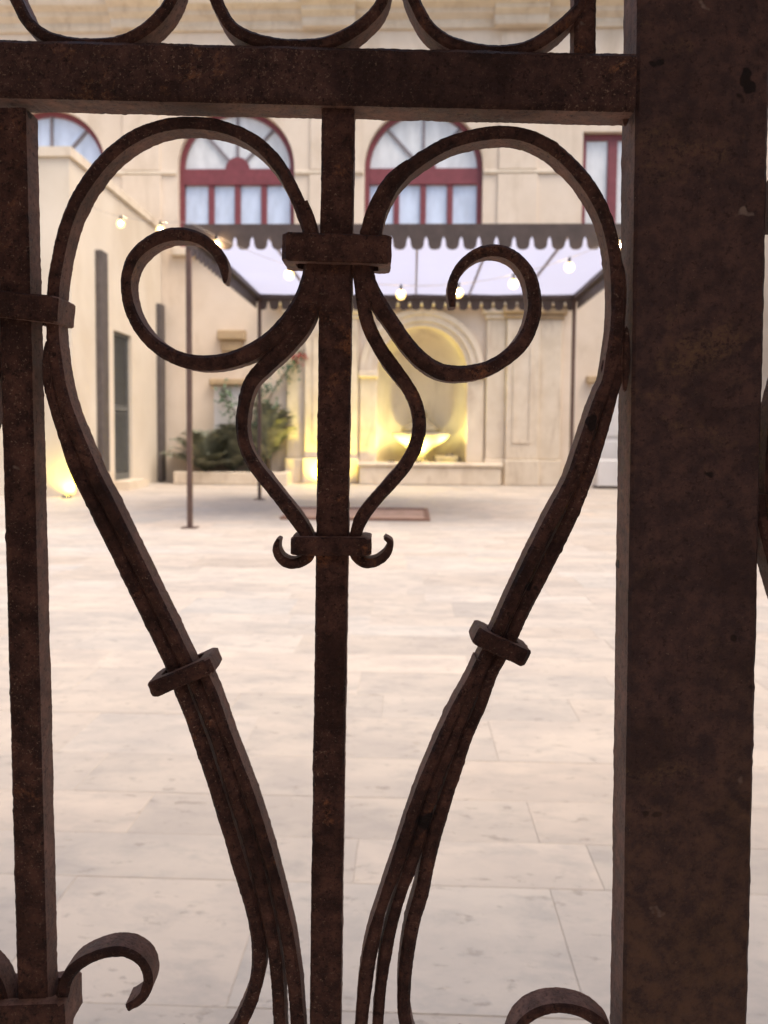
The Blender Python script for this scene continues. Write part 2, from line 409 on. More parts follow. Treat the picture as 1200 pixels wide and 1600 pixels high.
def arched_window(cx):
    f = MB(); y0, y1 = 0.16, 0.27; fw = 0.11
    ro, ri = HW - 0.004, HW - fw
    f.strip_y(arc(cx, ZSP, ri, math.pi, 0, 32), arc(cx, ZSP, ro, math.pi, 0, 32), y0, y1)
    f.box(cx - ro, cx - ri, y0, y1, ZB + 0.1, ZSP); f.box(cx + ri, cx + ro, y0, y1, ZB + 0.1, ZSP)
    f.box(cx - ri, cx + ri, y0 - 0.02, y1, 6.38, ZSP + 0.01)             # transom
    f.box(cx - ri, cx + ri, y0, y1, ZB + 0.1, ZB + 0.28)
    hub = arc(cx, ZSP + 0.012, 0.26, math.pi, 0, 14)
    f.prism_y(hub[::-1], y0 + 0.01, y1)
    w = f.build('window', M_REDFRAME, palace)
    xs_ = [cx - ri, cx - 0.57, cx, cx + 0.57, cx + ri]
    for xm in xs_[1:4]:
        MB().cbox(xm - 0.062, xm + 0.062, y0 + 0.005, y1 - 0.01, ZB + 0.28, 6.38, 0.01).build('mullion', M_REDFRAME, w)
    for k in range(4):
        a = xs_[k] + (0.062 if k else 0); b_ = xs_[k+1] - (0.062 if k < 3 else 0)
        MB().box(a, b_, y0 + 0.07, y1 - 0.03, ZB + 0.28, 6.38).build('pane', M_PANE, w)
    angs = [math.pi, math.pi * 0.735, math.pi * 0.5, math.pi * 0.265, 0]
    for a in angs[1:4]:
        d = Vector((math.cos(a), math.sin(a))); n = Vector((-d.y, d.x)) * 0.028
        p0 = Vector((cx, ZSP)) + d * 0.25; p1 = Vector((cx, ZSP)) + d * (ri + 0.01)
        MB().prism_y([tuple(p0 - n), tuple(p1 - n), tuple(p1 + n), tuple(p0 + n)], y0 + 0.02, y1 - 0.02).build('glazing_bar', M_LOUVRE if False else M_BAR, w)
    for k in range(4):
        a0, a1 = angs[k], angs[k+1]
        inn = arc(cx, ZSP, 0.24, a0, a1, 10); out = arc(cx, ZSP, ri, a0, a1, 10)
        MB().strip_y(inn, out, y0 + 0.07, y1 - 0.03).build('pane', M_PANE if cx < -6 else M_LUNETTE, w)
    MB().cbox(cx - HW - 0.1, cx + HW + 0.1, -0.16, 0.16, ZB - 0.08, ZB + 0.095, 0.02).build('sill', M_TRIM, w)
M_BAR = plain('grey_glazing_bar', (0.22, 0.19, 0.20), 0.5, 0.3, 0.1)
for c in WIN: arched_window(c)
f = MB(); y0, y1 = 0.14, 0.25
f.box(3.505, 3.60, y0, y1, ZB + 0.1, 7.39); f.box(4.70, 4.795, y0, y1, ZB + 0.1, 7.39)
f.box(3.60, 4.70, y0, y1, 7.27, 7.39); f.box(3.60, 4.70, y0, y1, ZB + 0.1, ZB + 0.4)
w = f.build('window', M_REDFRAME, palace); w['label'] = 'rectangular red framed window'
MB().cbox(4.05, 4.25, y0 - 0.01, y1 - 0.01, ZB + 0.4, 7.27, 0.01).build('mullion', M_REDFRAME, w)
MB().box(3.60, 4.05, y0 + 0.05, y1 - 0.03, ZB + 0.4, 7.27).build('pane', M_LUNETTE, w)
MB().box(4.25, 4.70, y0 + 0.05, y1 - 0.03, ZB + 0.4, 7.27).build('pane', M_LUNETTE, w)
MB().cbox(3.40, 4.90, -0.14, 0.14, ZB - 0.08, ZB + 0.095, 0.02).build('sill', M_TRIM, w)

# the niche: half cylinder and half dome behind the opening
nm = MB(); prof2 = [(NR + 0.002, 0.0), (NR + 0.002, NZ)] + [((NR + 0.002) * math.cos(a), NZ + (NR + 0.002) * math.sin(a)) for a in [math.pi/2 * i / 14 for i in range(1, 15)]]
nm.lathe(prof2, NX, 0.25, 32, 0.0, math.pi)
nm.build('niche', M_NICHE, palace, smooth=True)
MB().box(NX - NR, NX + NR, 0.0, 1.2, 0.0, 0.40).build('niche_floor', M_NICHE, palace)
# archivolt and jambs round the niche
for (r0, r1, d) in ((NR + 0.004, NR + 0.10, 0.05), (NR + 0.103, NR + 0.24, 0.10), (NR + 0.243, NR + 0.36, 0.14)):
    m_ = MB(); m_.strip_y(arc(NX, NZ, r0, math.pi, 0, 40), arc(NX, NZ, r1, math.pi, 0, 40), -d, 0.02)
    m_.build('archivolt', M_TRIM, palace)
for s in (-1, 1):
    a, b_ = NX + s * (NR + 0.004), NX + s * (NR + 0.36)
    MB().cbox(min(a, b_), max(a, b_), -0.09, 0.02, 0.47, NZ - 0.14, 0.01).build('jamb', M_TRIM, palace)
    MB().cbox(min(a, b_) - 0.03, max(a, b_) + 0.03, -0.17, 0.02, NZ - 0.137, NZ - 0.003, 0.02).build('impost', M_TRIM, palace)
# piers beside the niche
for i, (x0, x1, d) in enumerate(((1.548, 1.958, 0.12), (1.96, 2.64, 0.22), (2.642, 3.12, 0.12), (-1.62, -1.178, 0.12), (-2.30, -1.622, 0.22), (-2.70, -2.302, 0.10))):
    e4 = 0.004 * (i % 3)
    p = MB().cbox(x0, x1, -d, 0.02, 0.55, 3.50, 0.012).build('pier', M_TRIM, palace)
    MB().cbox(x0 - 0.03, x1 + 0.03, -d - 0.08, 0.02, 0.0, 0.547 - e4, 0.02).build('plinth', M_TRIM, p)
    c_ = MB(); c_.cbox(x0 - 0.04, x1 + 0.04, -d - 0.05, 0.02, 3.503, 3.60 - e4, 0.02); c_.cbox(x0 - 0.09, x1 + 0.09, -d - 0.11, 0.02, 3.603 - e4, 3.74 - e4, 0.03)
    c_.build('capital', M_OCHRE if 1.9 < x0 < 3 else M_TRIM, p)
for (x0, x1) in ((2.10, 2.50), (-2.12, -1.80)):
    m_ = MB(); zz0, zz1 = 0.9, 3.2; b_ = 0.05
    for (p, q, r, t_) in ((x0, x1, zz0, zz0 + b_), (x0, x1, zz1 - b_, zz1), (x0, x0 + b_, zz0 + b_, zz1 - b_), (x1 - b_, x1, zz0 + b_, zz1 - b_)):
        m_.box(p, q, -0.245, -0.21, r, t_)
    m_.build('panel_moulding', M_TRIM, palace)
MB().cbox(-3.0, 3.3, -0.34, 0.02, 3.76, 3.90, 0.03).build('entablature', M_TRIM, palace)
MB().cbox(-3.1, 3.4, -0.42, 0.02, 3.903, 4.02, 0.04).build('entablature', M_TRIM, palace)
# blind window, corbel and ledge on the wall left of the niche
def at(px, py, Y):
    r = Matrix.Rotation(YAW, 3, 'Z') @ RT @ Vector(((px - PCX) / F, (PCY - py) / F, -1)); t_ = Y / r.y
    return CAM + r * t_
a = at(330, 597, WY); b_ = at(392, 597, WY)
MB().cbox(a.x, b_.x, -0.20, 0.02, a.z - 0.07, a.z + 0.06, 0.02).build('ledge', M_OCHRE, palace)
MB().cbox(a.x + 0.06, b_.x - 0.06, -0.05, 0.02, 0.72, a.z - 0.073, 0.015).build('wall_panel', M_WHITE, palace)
a = at(343, 522, WY); b_ = at(385, 548, WY)
m_ = MB(); m_.cbox(a.x, b_.x, -0.24, 0.02, a.z - 0.14, a.z + 0.06, 0.02); m_.cbox(a.x + 0.07, b_.x - 0.07, -0.16, 0.02, b_.z - 0.03, a.z - 0.143, 0.02)
m_.build('corbel', M_OCHRE, palace)
# white door in a stone surround on the right
a = at(917, 592, WY)
d_ = MB().cbox(a.x + 0.10, a.x + 0.95, 0.0 - 0.05, 0.02, 0.0, a.z - 0.10, 0.01).build('door', M_WHITE, palace)
for (za, zb) in ((0.25, 0.95), (1.05, a.z - 0.25)):
    MB().cbox(a.x + 0.2, a.x + 0.85, -0.075, -0.045, za, zb, 0.012).build('door_panel', M_WHITE, d_)
MB().cbox(a.x - 0.02, a.x + 1.07, -0.16, 0.02, a.z - 0.097, a.z + 0.05, 0.02).build('lintel', M_OCHRE, d_)

# ------------------------------------------------------------------ wings left and right
WX = -5.42
wing = thing('side_wing', (WX, 12.6, 0), 'low plastered side wing with parapet and louvred door along the left of the courtyard', 'building')
D = 17.2 - 12.6 - 0.03
m_ = MB()
m_.box(-4.2, 0, 0, 1.80, 0, 5.34); m_.box(-4.2, 0, 2.72, D, 0, 5.34); m_.box(-4.2, 0, 1.80, 2.72, 2.90, 5.34); m_.box(-4.2, -0.35, 1.80, 2.72, 0, 2.90)
m_.build('wall', M_PLASTER, wing)
MB().box(-4.2, 0.05, -0.05, D, 5.343, 5.49).build('coping', M_TRIM, wing)
MB().box(0, 0.03, 0, 1.70, 0.0, 0.34).build('skirting', M_TRIM, wing)
dr = MB(); dr.box(-0.14, -0.06, 1.80, 1.88, 0.16, 2.9); dr.box(-0.14, -0.06, 2.64, 2.72, 0.16, 2.9); dr.box(-0.14, -0.06, 1.88, 2.64, 2.82, 2.9); dr.box(-0.14, -0.06, 1.88, 2.64, 0.16, 0.30); dr.box(-0.14, -0.06, 1.88, 2.64, 1.45, 1.55)
dr.box(-0.145, -0.125, 1.88, 2.64, 0.3, 2.82)
door = dr.build('door', M_LOUVRE, wing)
sl = MB()
z = 0.33
while z < 2.78:
    if not 1.40 < z < 1.56:
        sl.face_set([(-0.12,1.885,z+0.05),(-0.12,2.635,z+0.05),(-0.055,2.635,z),(-0.055,1.885,z),(-0.12,1.885,z+0.058),(-0.12,2.635,z+0.058),(-0.055,2.635,z+0.008),(-0.055,1.885,z+0.008)],
            [(0,1,2,3),(7,6,5,4),(3,2,6,7),(0,4,5,1)])
    z += 0.062
tag(sl.build('slats', M_LOUVRE, door), kind='stuff')
MB().box(-0.3, 0.28, 1.72, 2.80, 0.0, 0.155).build('door_step', M_TRIM, wing)
for (ya, yb, zt, zb) in ((0.98, 1.30, 4.14, 0.35), (4.22, 4.50, 3.77, 0.02)):
    MB().cbox(0.0, 0.10, ya, yb, zb, zt, 0.01).build('metal_strip', M_DARKSTRIP, wing)
wing2 = thing('side_wing', (8.6, 1.2, 0), 'pale plastered wing wall closing the right side of the courtyard', 'building')
MB().box(0, 0.6, 0, 15.9, 0, 7.5).build('wall', M_PLASTER, wing2)
MB().box(-0.06, 0.7, 0, 15.9, 7.503, 7.7).build('coping', M_TRIM, wing2)

# ------------------------------------------------------------------ unseen gateway wall and lane house, added to darken the gate front
gw = thing('added_gateway_wall', (0, 0.42, 0), 'unseen thick stone gateway wall round the iron gate, added to shade its front', 'wall')
m_ = MB(); GX0, GX1, GZ = -0.98, 1.30, 2.6
m_.box(-12, GX0, -1.3, 0.25, 0, 3.0); m_.box(GX1, 12, -1.3, 0.25, 0, 3.0); m_.box(GX0, GX1, -1.3, 0.25, GZ, 3.0)
m_.build('wall', M_ADDEDWALL, gw)  # body of the added unseen gateway wall
MB().box(-12, 12, -1.4, 0.32, 3.003, 3.1).build('coping', M_TRIM, gw)  # top of the added unseen gateway wall
st_ = thing('added_street_house', (0, -8.5, 0), 'unseen plain house front behind the gateway, added to dim the gate front', 'building')  # out of view, added to cut the light reaching the gate front
MB().box(-14, 14, -0.6, 0, 0, 7.5).build('wall', M_ADDEDWALL, st_)  # body of the added unseen house

# ------------------------------------------------------------------ fountain
fo = thing('wall_fountain', (NX, WY, 0), 'stone bowl fountain lit yellow inside the arched niche', 'fountain')
MB().cbox(-1.30, 1.66, -0.46, -0.10, 0.0, 0.38, 0.02).build('trough_wall', M_TRIM, fo)
MB().cbox(-1.34, 1.70, -0.50, -0.02, 0.383, 0.47, 0.025).build('trough_rim', M_TRIM, fo)
bw = MB(); bw.lathe([(0.02, 0.56), (0.10, 0.58), (0.16, 0.66), (0.34, 0.80), (0.56, 0.96), (0.63, 1.04), (0.65, 1.09), (0.61, 1.10), (0.52, 1.02), (0.25, 0.90), (0.0, 0.88)], 0.0, 0.32, 32)
bw.build('bowl', M_BASIN, fo, smooth=True)
pd = MB(); pd.lathe([(0.26, 0.40), (0.26, 0.46), (0.16, 0.49), (0.12, 0.54), (0.14, 0.60), (0.05, 0.62)], 0.0, 0.32, 20)
pd.build('pedestal', M_BASIN, fo, smooth=True)
bp = MB(); bp.lathe([(0.0, 1.66), (0.10, 1.62), (0.17, 1.52), (0.12, 1.44), (0.20, 1.36), (0.42, 1.22), (0.46, 1.12), (0.0, 1.08)], 0.0, 0.90, 24, math.pi, 2*math.pi)
bp.build('spout_mask', M_BASIN, fo, smooth=True)
MB().cbox(0.30, 0.80, 0.10, 0.70, 0.403, 0.60, 0.03).build('side_block', M_BASIN, fo)

# ------------------------------------------------------------------ yellow uplights at wall feet
def uplight(loc, aim, energy, label, size=70, rad=0.04, col=(1.0, 0.83, 0.08)):
    u = thing('ground_uplight', loc, label, 'lamp', 'yellow uplights at the foot of the walls')
    MB().lathe([(0.075, 0.0), (0.085, 0.02), (0.07, 0.035), (0.055, 0.036)], 0, 0, 20).build('housing', M_DARKSTRIP, u, smooth=True)
    MB().lathe([(0.055, 0.030), (0.0, 0.033)], 0, 0, 20).build('lens', M_UPLIGHT, u)
    ld = bpy.data.lights.new('uplight_beam', 'SPOT'); ld.energy = energy; ld.color = col
    ld.spot_size = math.radians(size); ld.spot_blend = 0.8; ld.shadow_soft_size = rad
    lo = bpy.data.objects.new('uplight_beam', ld); COL.objects.link(lo); lo.parent = u; lo.location = (0, 0, 0.08)
    lo.rotation_euler = (-Vector(aim)).to_track_quat('Z', 'Y').to_euler()
    return u
uplight((-1.9, 16.70, 0), (0.10, 0.62, 1), 120, 'yellow uplight at the foot of the pier left of the fountain', 150)
uplight((-5.47, 12.47, 0), (0.0, 0.5, 1), 22, 'yellow uplight at the near corner of the left wing', 150)
uplight((NX - 0.62, 17.05, 0.47), (0.05, 0.3, 1), 55, 'yellow uplight on the trough at the left jamb of the niche', 140, 0.04, (1.0, 0.86, 0.26))
uplight((NX + 0.60, 17.12, 0.62), (0.0, 0.15, 1), 32, 'yellow uplight at the right inside of the niche', 140, 0.04, (1.0, 0.86, 0.26))
uplight((NX - 0.05, 17.0, 0.47), (0.0, 0.42, 1), 60, 'yellow uplight below the fountain bowl', 140, 0.04, (1.0, 0.86, 0.22))

# ------------------------------------------------------------------ canopy
CX0, CX1, CY0, CY1, CZ = -2.40, 2.46, 8.55, 12.50, 3.235
canopy = thing('canopy', ((CX0 + CX1) / 2, (CY0 + CY1) / 2, 0), 'white roofed canopy on thin brown posts with scalloped brown edging', 'canopy')
ox, oy = (CX0 + CX1) / 2, (CY0 + CY1) / 2
hx, hy = (CX1 - CX0) / 2, (CY1 - CY0) / 2
def valance(length, n):
    """lambrequin outline along u in 0..length: straight band with round-ended tabs and ogee notches"""
    top, band, tip = 0.0, -0.155, -0.265
    p = length / n; lo = []
    for i in range(n):
        u = i * p
        prof_ = [(0.0, -0.125), (0.035, -0.145), (0.075, -0.155), (0.11, -0.185), (0.135, -0.225), (0.19, -0.245), (0.30, -0.262), (0.5, -0.268),
                 (0.70, -0.262), (0.81, -0.245), (0.865, -0.225), (0.89, -0.185), (0.925, -0.155), (0.965, -0.145)]
        lo += [(u + a_ * p, b__) for (a_, b__) in prof_]
    lo.append((length, -0.125))
    return lo
def fascia(axis, fixed, t_, length, n):
    lo = valance(length, n); m = MB()
    vs_ = []; k = len(lo)
    for d in (0.0, t_):
        for (u, z_) in lo:
            vs_.append((u - length/2, fixed + d, CZ + z_) if axis == 'x' else (fixed + d, u - length/2, CZ + z_))
        for (u, z_) in lo:
            vs_.append((u - length/2, fixed + d, CZ) if axis == 'x' else (fixed + d, u - length/2, CZ))
    fs = []
    for i in range(k - 1):
        fs += [(i, i+1, k+i+1, k+i), (2*k+i, 3*k+i, 3*k+i+1, 2*k+i+1), (i, 2*k+i, 2*k+i+1, i+1), (k+i, k+i+1, 3*k+i+1, 3*k+i)]
    fs += [(0, k, 3*k, 2*k), (k-1, 3*k-1, 4*k-1, 2*k-1)]
    m.face_set(vs_, fs); return m
fascia('x', -hy - 0.03, 0.012, 2*hx + 0.10, 27).build('valance', M_CANOPY, canopy)
fascia('x', hy + 0.02, 0.012, 2*hx + 0.10, 27).build('valance', M_CANOPY, canopy)
fascia('y', -hx - 0.045, 0.012, 2*hy - 0.06, 22).build('valance', M_CANOPY, canopy)
fascia('y', hx + 0.035, 0.012, 2*hy - 0.06, 22).build('valance', M_CANOPY, canopy)
for (sx, sy) in ((-1, -1), (1, -1), (-1, 1), (1, 1)):
    m_ = MB(); x, y = sx * hx, sy * hy
    m_.box(x - 0.026, x + 0.026, y - 0.026, y + 0.026, 0.012, CZ - 0.01)
    p = m_.build('post', M_CPOST, canopy)
    MB().box(x - 0.08, x + 0.08, y - 0.08, y + 0.08, 0.002, 0.012).build('base_plate', M_CPOST, p)
for y in (-hy + 0.03, hy - 0.03):
    MB().box(-hx + 0.03, hx - 0.03, y - 0.025, y + 0.025, CZ - 0.10, CZ - 0.03).build('beam', M_CANOPY, canopy)
for x in (-hx, hx):
    MB().box(x - 0.025, x + 0.025, -hy + 0.03, hy - 0.03, CZ - 0.10, CZ - 0.03).build('beam', M_CANOPY, canopy)
xr = [-hx + 2*hx * i / 6 for i in range(7)]
for x in xr[1:6]:
    MB().box(x - 0.012, x + 0.012, -hy + 0.05, hy - 0.05, CZ - 0.075, CZ - 0.045).build('rafter', M_BAR, canopy)
for i in range(6):
    m_ = MB(); n = 16
    xa, xb = xr[i] + 0.004, xr[i+1] - 0.004
    vs_, fs = [], []
    for j in range(n + 1):
        y = -hy + 0.02 + (2*hy - 0.04) * j / n
        sag = 0.012 * math.sin(math.pi * 4 * j / n)
        for x, dz in ((xa, 0.0), ((xa + xb) / 2, -0.012), (xb, 0.0)): vs_.append((x, y, CZ - 0.035 + dz + sag * 0.3))
    for j in range(n):
        for k in range(2): fs.append((j*3+k, j*3+k+1, j*3+k+4, j*3+k+3))
    m_.face_set(vs_, fs); m_.build('roof_sheet', M_ROOF, canopy, smooth=True)

# ------------------------------------------------------------------ string lights
def string_light(a, b_, sag, fr, label):
    a, b_ = Vector(a), Vector(b_)
    P = lambda s: a.lerp(b_, s) - Vector((0, 0, 4 * sag * s * (1 - s)))
    t_ = thing('string_light', a, label, 'string light', 'bulb strings around the canopy')
    MB().tube([P(i / 40) - a for i in range(41)], 0.003, 5).build('cable', M_CABLE, t_)
    for s in fr:
        p = P(s) - a
        sk = MB().tube([p + Vector((0, 0, 0.01)), p + Vector((0, 0, -0.045))], [0.012, 0.016], 10).build('socket', M_BLACK, t_)
        g = MB(); pr = []
        for i in range(11):
            q = math.pi * i / 10; pr.append((max(0.0, 0.052 * math.sin(q)), p.z - 0.094 + 0.054 * math.cos(q)))
        g.lathe(pr, p.x, p.y, 16); g = g.build('bulb', M_BULB, t_, smooth=True)
        MB().lathe([(0.0, p.z - 0.068), (0.015, p.z - 0.076), (0.018, p.z - 0.09), (0.013, p.z - 0.103), (0.0, p.z - 0.108)], p.x, p.y, 10).build('filament', M_FILAMENT, g, smooth=True)
def frac(px, Y): return (at(px, 400, Y).x - CX0) / (CX1 - CX0)
string_light((CX0, CY0 - 0.06, CZ + 0.03), (CX1, CY0 - 0.06, CZ + 0.03), 0.68, [frac(p, CY0 - 0.06) for p in (338, 452, 541, 627, 717, 803, 890, 968)],
             'string of warm bulbs sagging across the front of the canopy')
string_light((CX0 - 0.04, CY0, CZ + 0.03), (WX - 0.02, 12.56, 4.75), 0.12, [0.15, 0.45, 0.82], 'short string of warm bulbs from the canopy corner to the left wing')

# ------------------------------------------------------------------ hatch, planter, shrubs, bench
h_ = thing('floor_hatch', (-0.68, 10.2, 0), 'rusty rectangular steel hatch set in the paving', 'hatch')
MB().box(-0.84, 0.84, -0.64, 0.70, 0.003, 0.014).build('plate', M_RUSTPLATE, h_)
m_ = MB(); 
for (a, b_, c, d) in ((-0.90, 0.90, -0.70, -0.643), (-0.90, 0.90, 0.703, 0.76), (-0.90, -0.843, -0.643, 0.703), (0.843, 0.90, -0.643, 0.703)): m_.box(a, b_, c, d, 0.003, 0.032)
m_.build('rim', M_HATCHRIM, h_)

pl = thing('planter_bed', (-3.75, 16.55, 0), 'low white stone planter bed at the foot of the palace wall', 'planter')
m_ = MB(); m_.cbox(-1.15, 1.20, -0.32, -0.16, 0.0, 0.26, 0.02); m_.box(-1.15, -1.0, -0.16, 0.62, 0, 0.26); m_.box(1.05, 1.20, -0.16, 0.5, 0, 0.26); m_.build('kerb', M_TRIM, pl)
MB().box(-1.0, 1.05, -0.16, 0.62, 0.01, 0.20).build('soil', M_SOIL, pl)

def frond_shrub(loc, h, spread, nf, seed, label, name='shrub', zt=0.0):
    rr = random.Random(seed)
    s = thing(name, loc, label, 'shrub')
    MB().tube([(0, 0, -0.02), (0.01, 0, zt * 0.5 + 0.03), (0, 0, zt + 0.06)], [0.07, 0.06, 0.05], 8).build('trunk', M_BARK, s)
    m = MB()
    for i in range(nf):
        az = i * 2.39996 + rr.uniform(-0.3, 0.3); el = rr.uniform(0.25, 1.35)
        L = spread * rr.uniform(0.75, 1.1); top = h * math.sin(el)
        d = Vector((math.cos(az), math.sin(az), 0)); pts_ = []
        for k in range(13):
            q = k / 12
            pts_.append(Vector((0, 0, zt)) + d * (L * math.cos(el) * q + 0.12 * q) + Vector((0, 0, top * (q - 0.42 * q**2.4) + 0.05)))
        m.tube(pts_, [0.010 * (1 - 0.8 * k / 12) for k in range(13)], 4)
        side = Vector((-d.y, d.x, 0))
        for k in range(2, 13):
            for sg in (-1, 1):
                for r_ in (0.0, 0.5):
                    p = pts_[k].lerp(pts_[min(12, k+1)], r_)
                    ln = 0.20 * (1 - 0.5 * abs(k/12 - 0.45)) * rr.uniform(0.8, 1.15)
                    tdir = (pts_[k] - pts_[k-1]).normalized()
                    e_ = p + side * sg * ln * 0.85 + tdir * ln * 0.5 + Vector((0, 0, rr.uniform(-0.06, 0.03)))
                    w_ = tdir * 0.017
                    m.face_set([p - w_, p + w_, e_], [(0, 1, 2)])
    m.build('crown', M_LEAF, s)
    return s
frond_shrub((-4.38, 16.78, 0.19), 1.55, 0.82, 70, 3, 'dull green fan leaved shrub at the left end of the planter bed')
frond_shrub((-3.80, 16.90, 0.19), 1.75, 0.66, 60, 5, 'dull green shrub in the middle of the planter bed')
frond_shrub((-3.05, 16.75, 0.19), 2.0, 0.70, 56, 8, 'taller arching shrub at the right end of the planter bed', zt=0.28)
# climber with red flowers on the wall
cl = thing('climbing_plant', (-3.35, 16.98, 0.19), 'thin leafy climber with red flowers on the wall beside the fountain', 'plant')
rr = random.Random(4)
def climb(p0, p1, p2, n):
    out = []
    for i in range(n + 1):
        q = i / n; a, b_, c = Vector(p0), Vector(p1), Vector(p2)
        out.append(a.lerp(b_, q).lerp(b_.lerp(c, q), q) + Vector((rr.uniform(-.02, .02), rr.uniform(-.01, .01), 0)))
    return out
stems = [climb((0, 0, 0), (-0.1, 0.05, 1.5), (0.98, 0.05, 2.55), 22), climb((0, 0, 0), (-0.3, 0.05, 1.2), (-0.72, 0.02, 1.78), 16), climb((0, 0, 0), (0.15, 0, 1.0), (0.1, 0.0, 2.0), 16)]
m_ = MB()
for st in stems: m_.tube(st, 0.014, 5)
m_.build('stem', M_BARK, cl)
lf = MB(); fl = MB()
def leaf(mb, p, sz):
    n_ = Vector((rr.uniform(-1, 1), rr.uniform(-1.4, 0.2), rr.uniform(-0.4, 1))).normalized(); u = n_.orthogonal().normalized()
    u = (Matrix.Rotation(rr.uniform(0, 6.28), 3, n_) @ u); v = n_.cross(u)
    mb.face_set([p - u*sz, p + v*sz*0.45, p + u*sz, p - v*sz*0.45], [(0, 1, 2, 3)])
for st in stems:
    for i, p in enumerate(st):
        dens = 16 if i > len(st) * 0.75 else 9
        for k in range(dens):
            leaf(lf, p + Vector((rr.gauss(0, 0.11), rr.gauss(-0.05, 0.05), rr.gauss(0, 0.11))), rr.uniform(0.04, 0.075))
for c in (Vector((0.93, -0.06, 2.42)), Vector((1.0, -0.06, 2.50)), Vector((0.86, -0.05, 2.5))):
    for k in range(14): leaf(fl, c + Vector((rr.gauss(0, 0.05), rr.gauss(0, 0.03), rr.gauss(0, 0.05))), rr.uniform(0.03, 0.05))
lf.build('leaves', M_LEAF2, cl); fl.build('flowers', M_FLOWER, cl)

bn = thing('stone_bench', (4.15, 16.35, 0), 'white block bench at the foot of the wall by the white door', 'bench')
MB().cbox(-0.45, 0.75, -0.22, 0.26, 0.05, 0.58, 0.02).build('seat_block', M_WHITE, bn)
MB().box(-0.42, 0.72, -0.19, 0.24, 0.0, 0.047).build('base', M_SOIL, bn)

# ------------------------------------------------------------------ the iron gate
gate = thing('wrought_iron_gate', Matrix.Rotation(YAW, 3, 'Z') @ Vector((0, GATE_D, 0)), 'rusty wrought iron gate with heart scrolls, seen close up in front of the courtyard', 'gate', None, YAW)
def gp(px, py, d=GATE_D):
    r = RT @ Vector(((px - PCX) / F, (PCY - py) / F, -1)); t_ = d / r.y
    return (r.x * t_, 1.0 + r.z * t_)
MM = GATE_D / F                                # metres per photo pixel on the gate plane

def spline(pts, step):
    """Catmull-Rom through (x, z, w) points, resampled at an even step"""
    P = [Vector(p) for p in pts]
    n = len(P); T_ = [0.0]
    for a, b_ in zip(P[:-1], P[1:]): T_.append(T_[-1] + max(1e-6, (b_.xy - a.xy).length))
    tan = []
    for i in range(n):
        j, k = max(0, i - 1), min(n - 1, i + 1)
        if 0 < i < n - 1:
            d0, d1 = T_[i] - T_[i-1], T_[i+1] - T_[i]
            tan.append(((P[i] - P[i-1]) / d0 * d1 + (P[i+1] - P[i]) / d1 * d0) / (d0 + d1))
        else: tan.append((P[k] - P[j]) / (T_[k] - T_[j]))
    dense = []
    for i in range(n - 1):
        h = T_[i+1] - T_[i]
        for k in range(24):
            q = k / 24
            dense.append(P[i] * (2*q**3 - 3*q*q + 1) + tan[i] * h * (q**3 - 2*q*q + q) + P[i+1] * (3*q*q - 2*q**3) + tan[i+1] * h * (q**3 - q*q))
    dense.append(P[-1])
    out = [dense[0]]; acc = 0.0
    for a, b_ in zip(dense[:-1], dense[1:]):
        L = (b_.xy - a.xy).length
        while acc + L >= step:
            q = (step - acc) / L; a = a.lerp(b_, q); out.append(a.copy()); L = (b_.xy - a.xy).length; acc = 0.0
        acc += L
    out.append(dense[-1]); return out

def wob(p, amp, seed):
    s = Vector((seed * 3.17, seed * 1.93, seed * 0.71))
    return amp * (noise.noise(p * 60 + s) * 0.9 + noise.noise(p * 420 + s) * 0.5 + noise.noise(p * 900 + s) * 0.45 + max(0.0, noise.noise(p * 210 + s) - 0.30) * 2.6)

def sweep(pts, depth, y0=0.0, amp=0.00034, seed=1.0, step=0.0008, closed=False, cham=0.0011, ytaper=None):
    """forged bar: section w (in the gate plane) by depth (away from the viewer), along an (x, z, w) path"""
    path = spline(pts, step) if len(pts) > 2 else None
    if path is None:
        a, b_ = Vector(pts[0]), Vector(pts[1]); n = max(2, int((b_.xy - a.xy).length / step))
        path = [a.lerp(b_, i / n) for i in range(n + 1)]
    vs_, fs = [], []; n = len(path)
    for i, p in enumerate(path):
        a = path[max(0, i-2)]; b_ = path[min(n-1, i+2)]
        t_ = Vector((b_.x - a.x, b_.y - a.y)).normalized(); nx, nz = t_.y, -t_.x
        w = p.z / 2; dp = depth
        if ytaper: dp = depth * ytaper(i / (n - 1))
        c = min(cham, w * 0.45, dp * 0.3); yc = y0 + depth / 2 if ytaper else y0 + dp / 2
        h_ = dp / 2
        sec = [(-w + c, -h_), (0, -h_), (w - c, -h_), (w, -h_ + c), (w, 0), (w, h_ - c), (w - c, h_), (-w + c, h_), (-w, h_ - c), (-w, 0), (-w, -h_ + c)]
        for (u, v) in sec:
            q = Vector((p.x + nx * u, yc + v, p.y + nz * u))
            l = math.hypot(u / max(w, 1e-5), v / h_)
            d = wob(q, amp, seed)
            q += Vector((nx * u / max(w, 1e-5), v / h_, nz * u / max(w, 1e-5))) * (d / max(l, 0.5))
            vs_.append(q)
    k = 11
    for i in range(n - 1):
        for j in range(k):
            fs.append((i*k + j, i*k + (j+1) % k, (i+1)*k + (j+1) % k, (i+1)*k + j))
    fs += [tuple(range(k-1, -1, -1)), tuple(range((n-1)*k, n*k))]
    return MB().face_set(vs_, fs)
def fix_normals(o, flank=True):
    import bmesh
    bm = bmesh.new(); bm.from_mesh(o.data); bmesh.ops.recalc_face_normals(bm, faces=bm.faces); bm.to_mesh(o.data); bm.free(); o.data.set_sharp_from_angle(angle=math.radians(32))
    o.data.materials.append(M_FLANK)  # side faces take the iron with courtyard light painted in
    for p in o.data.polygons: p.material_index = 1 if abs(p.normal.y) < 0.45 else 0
SEED = [1.0]
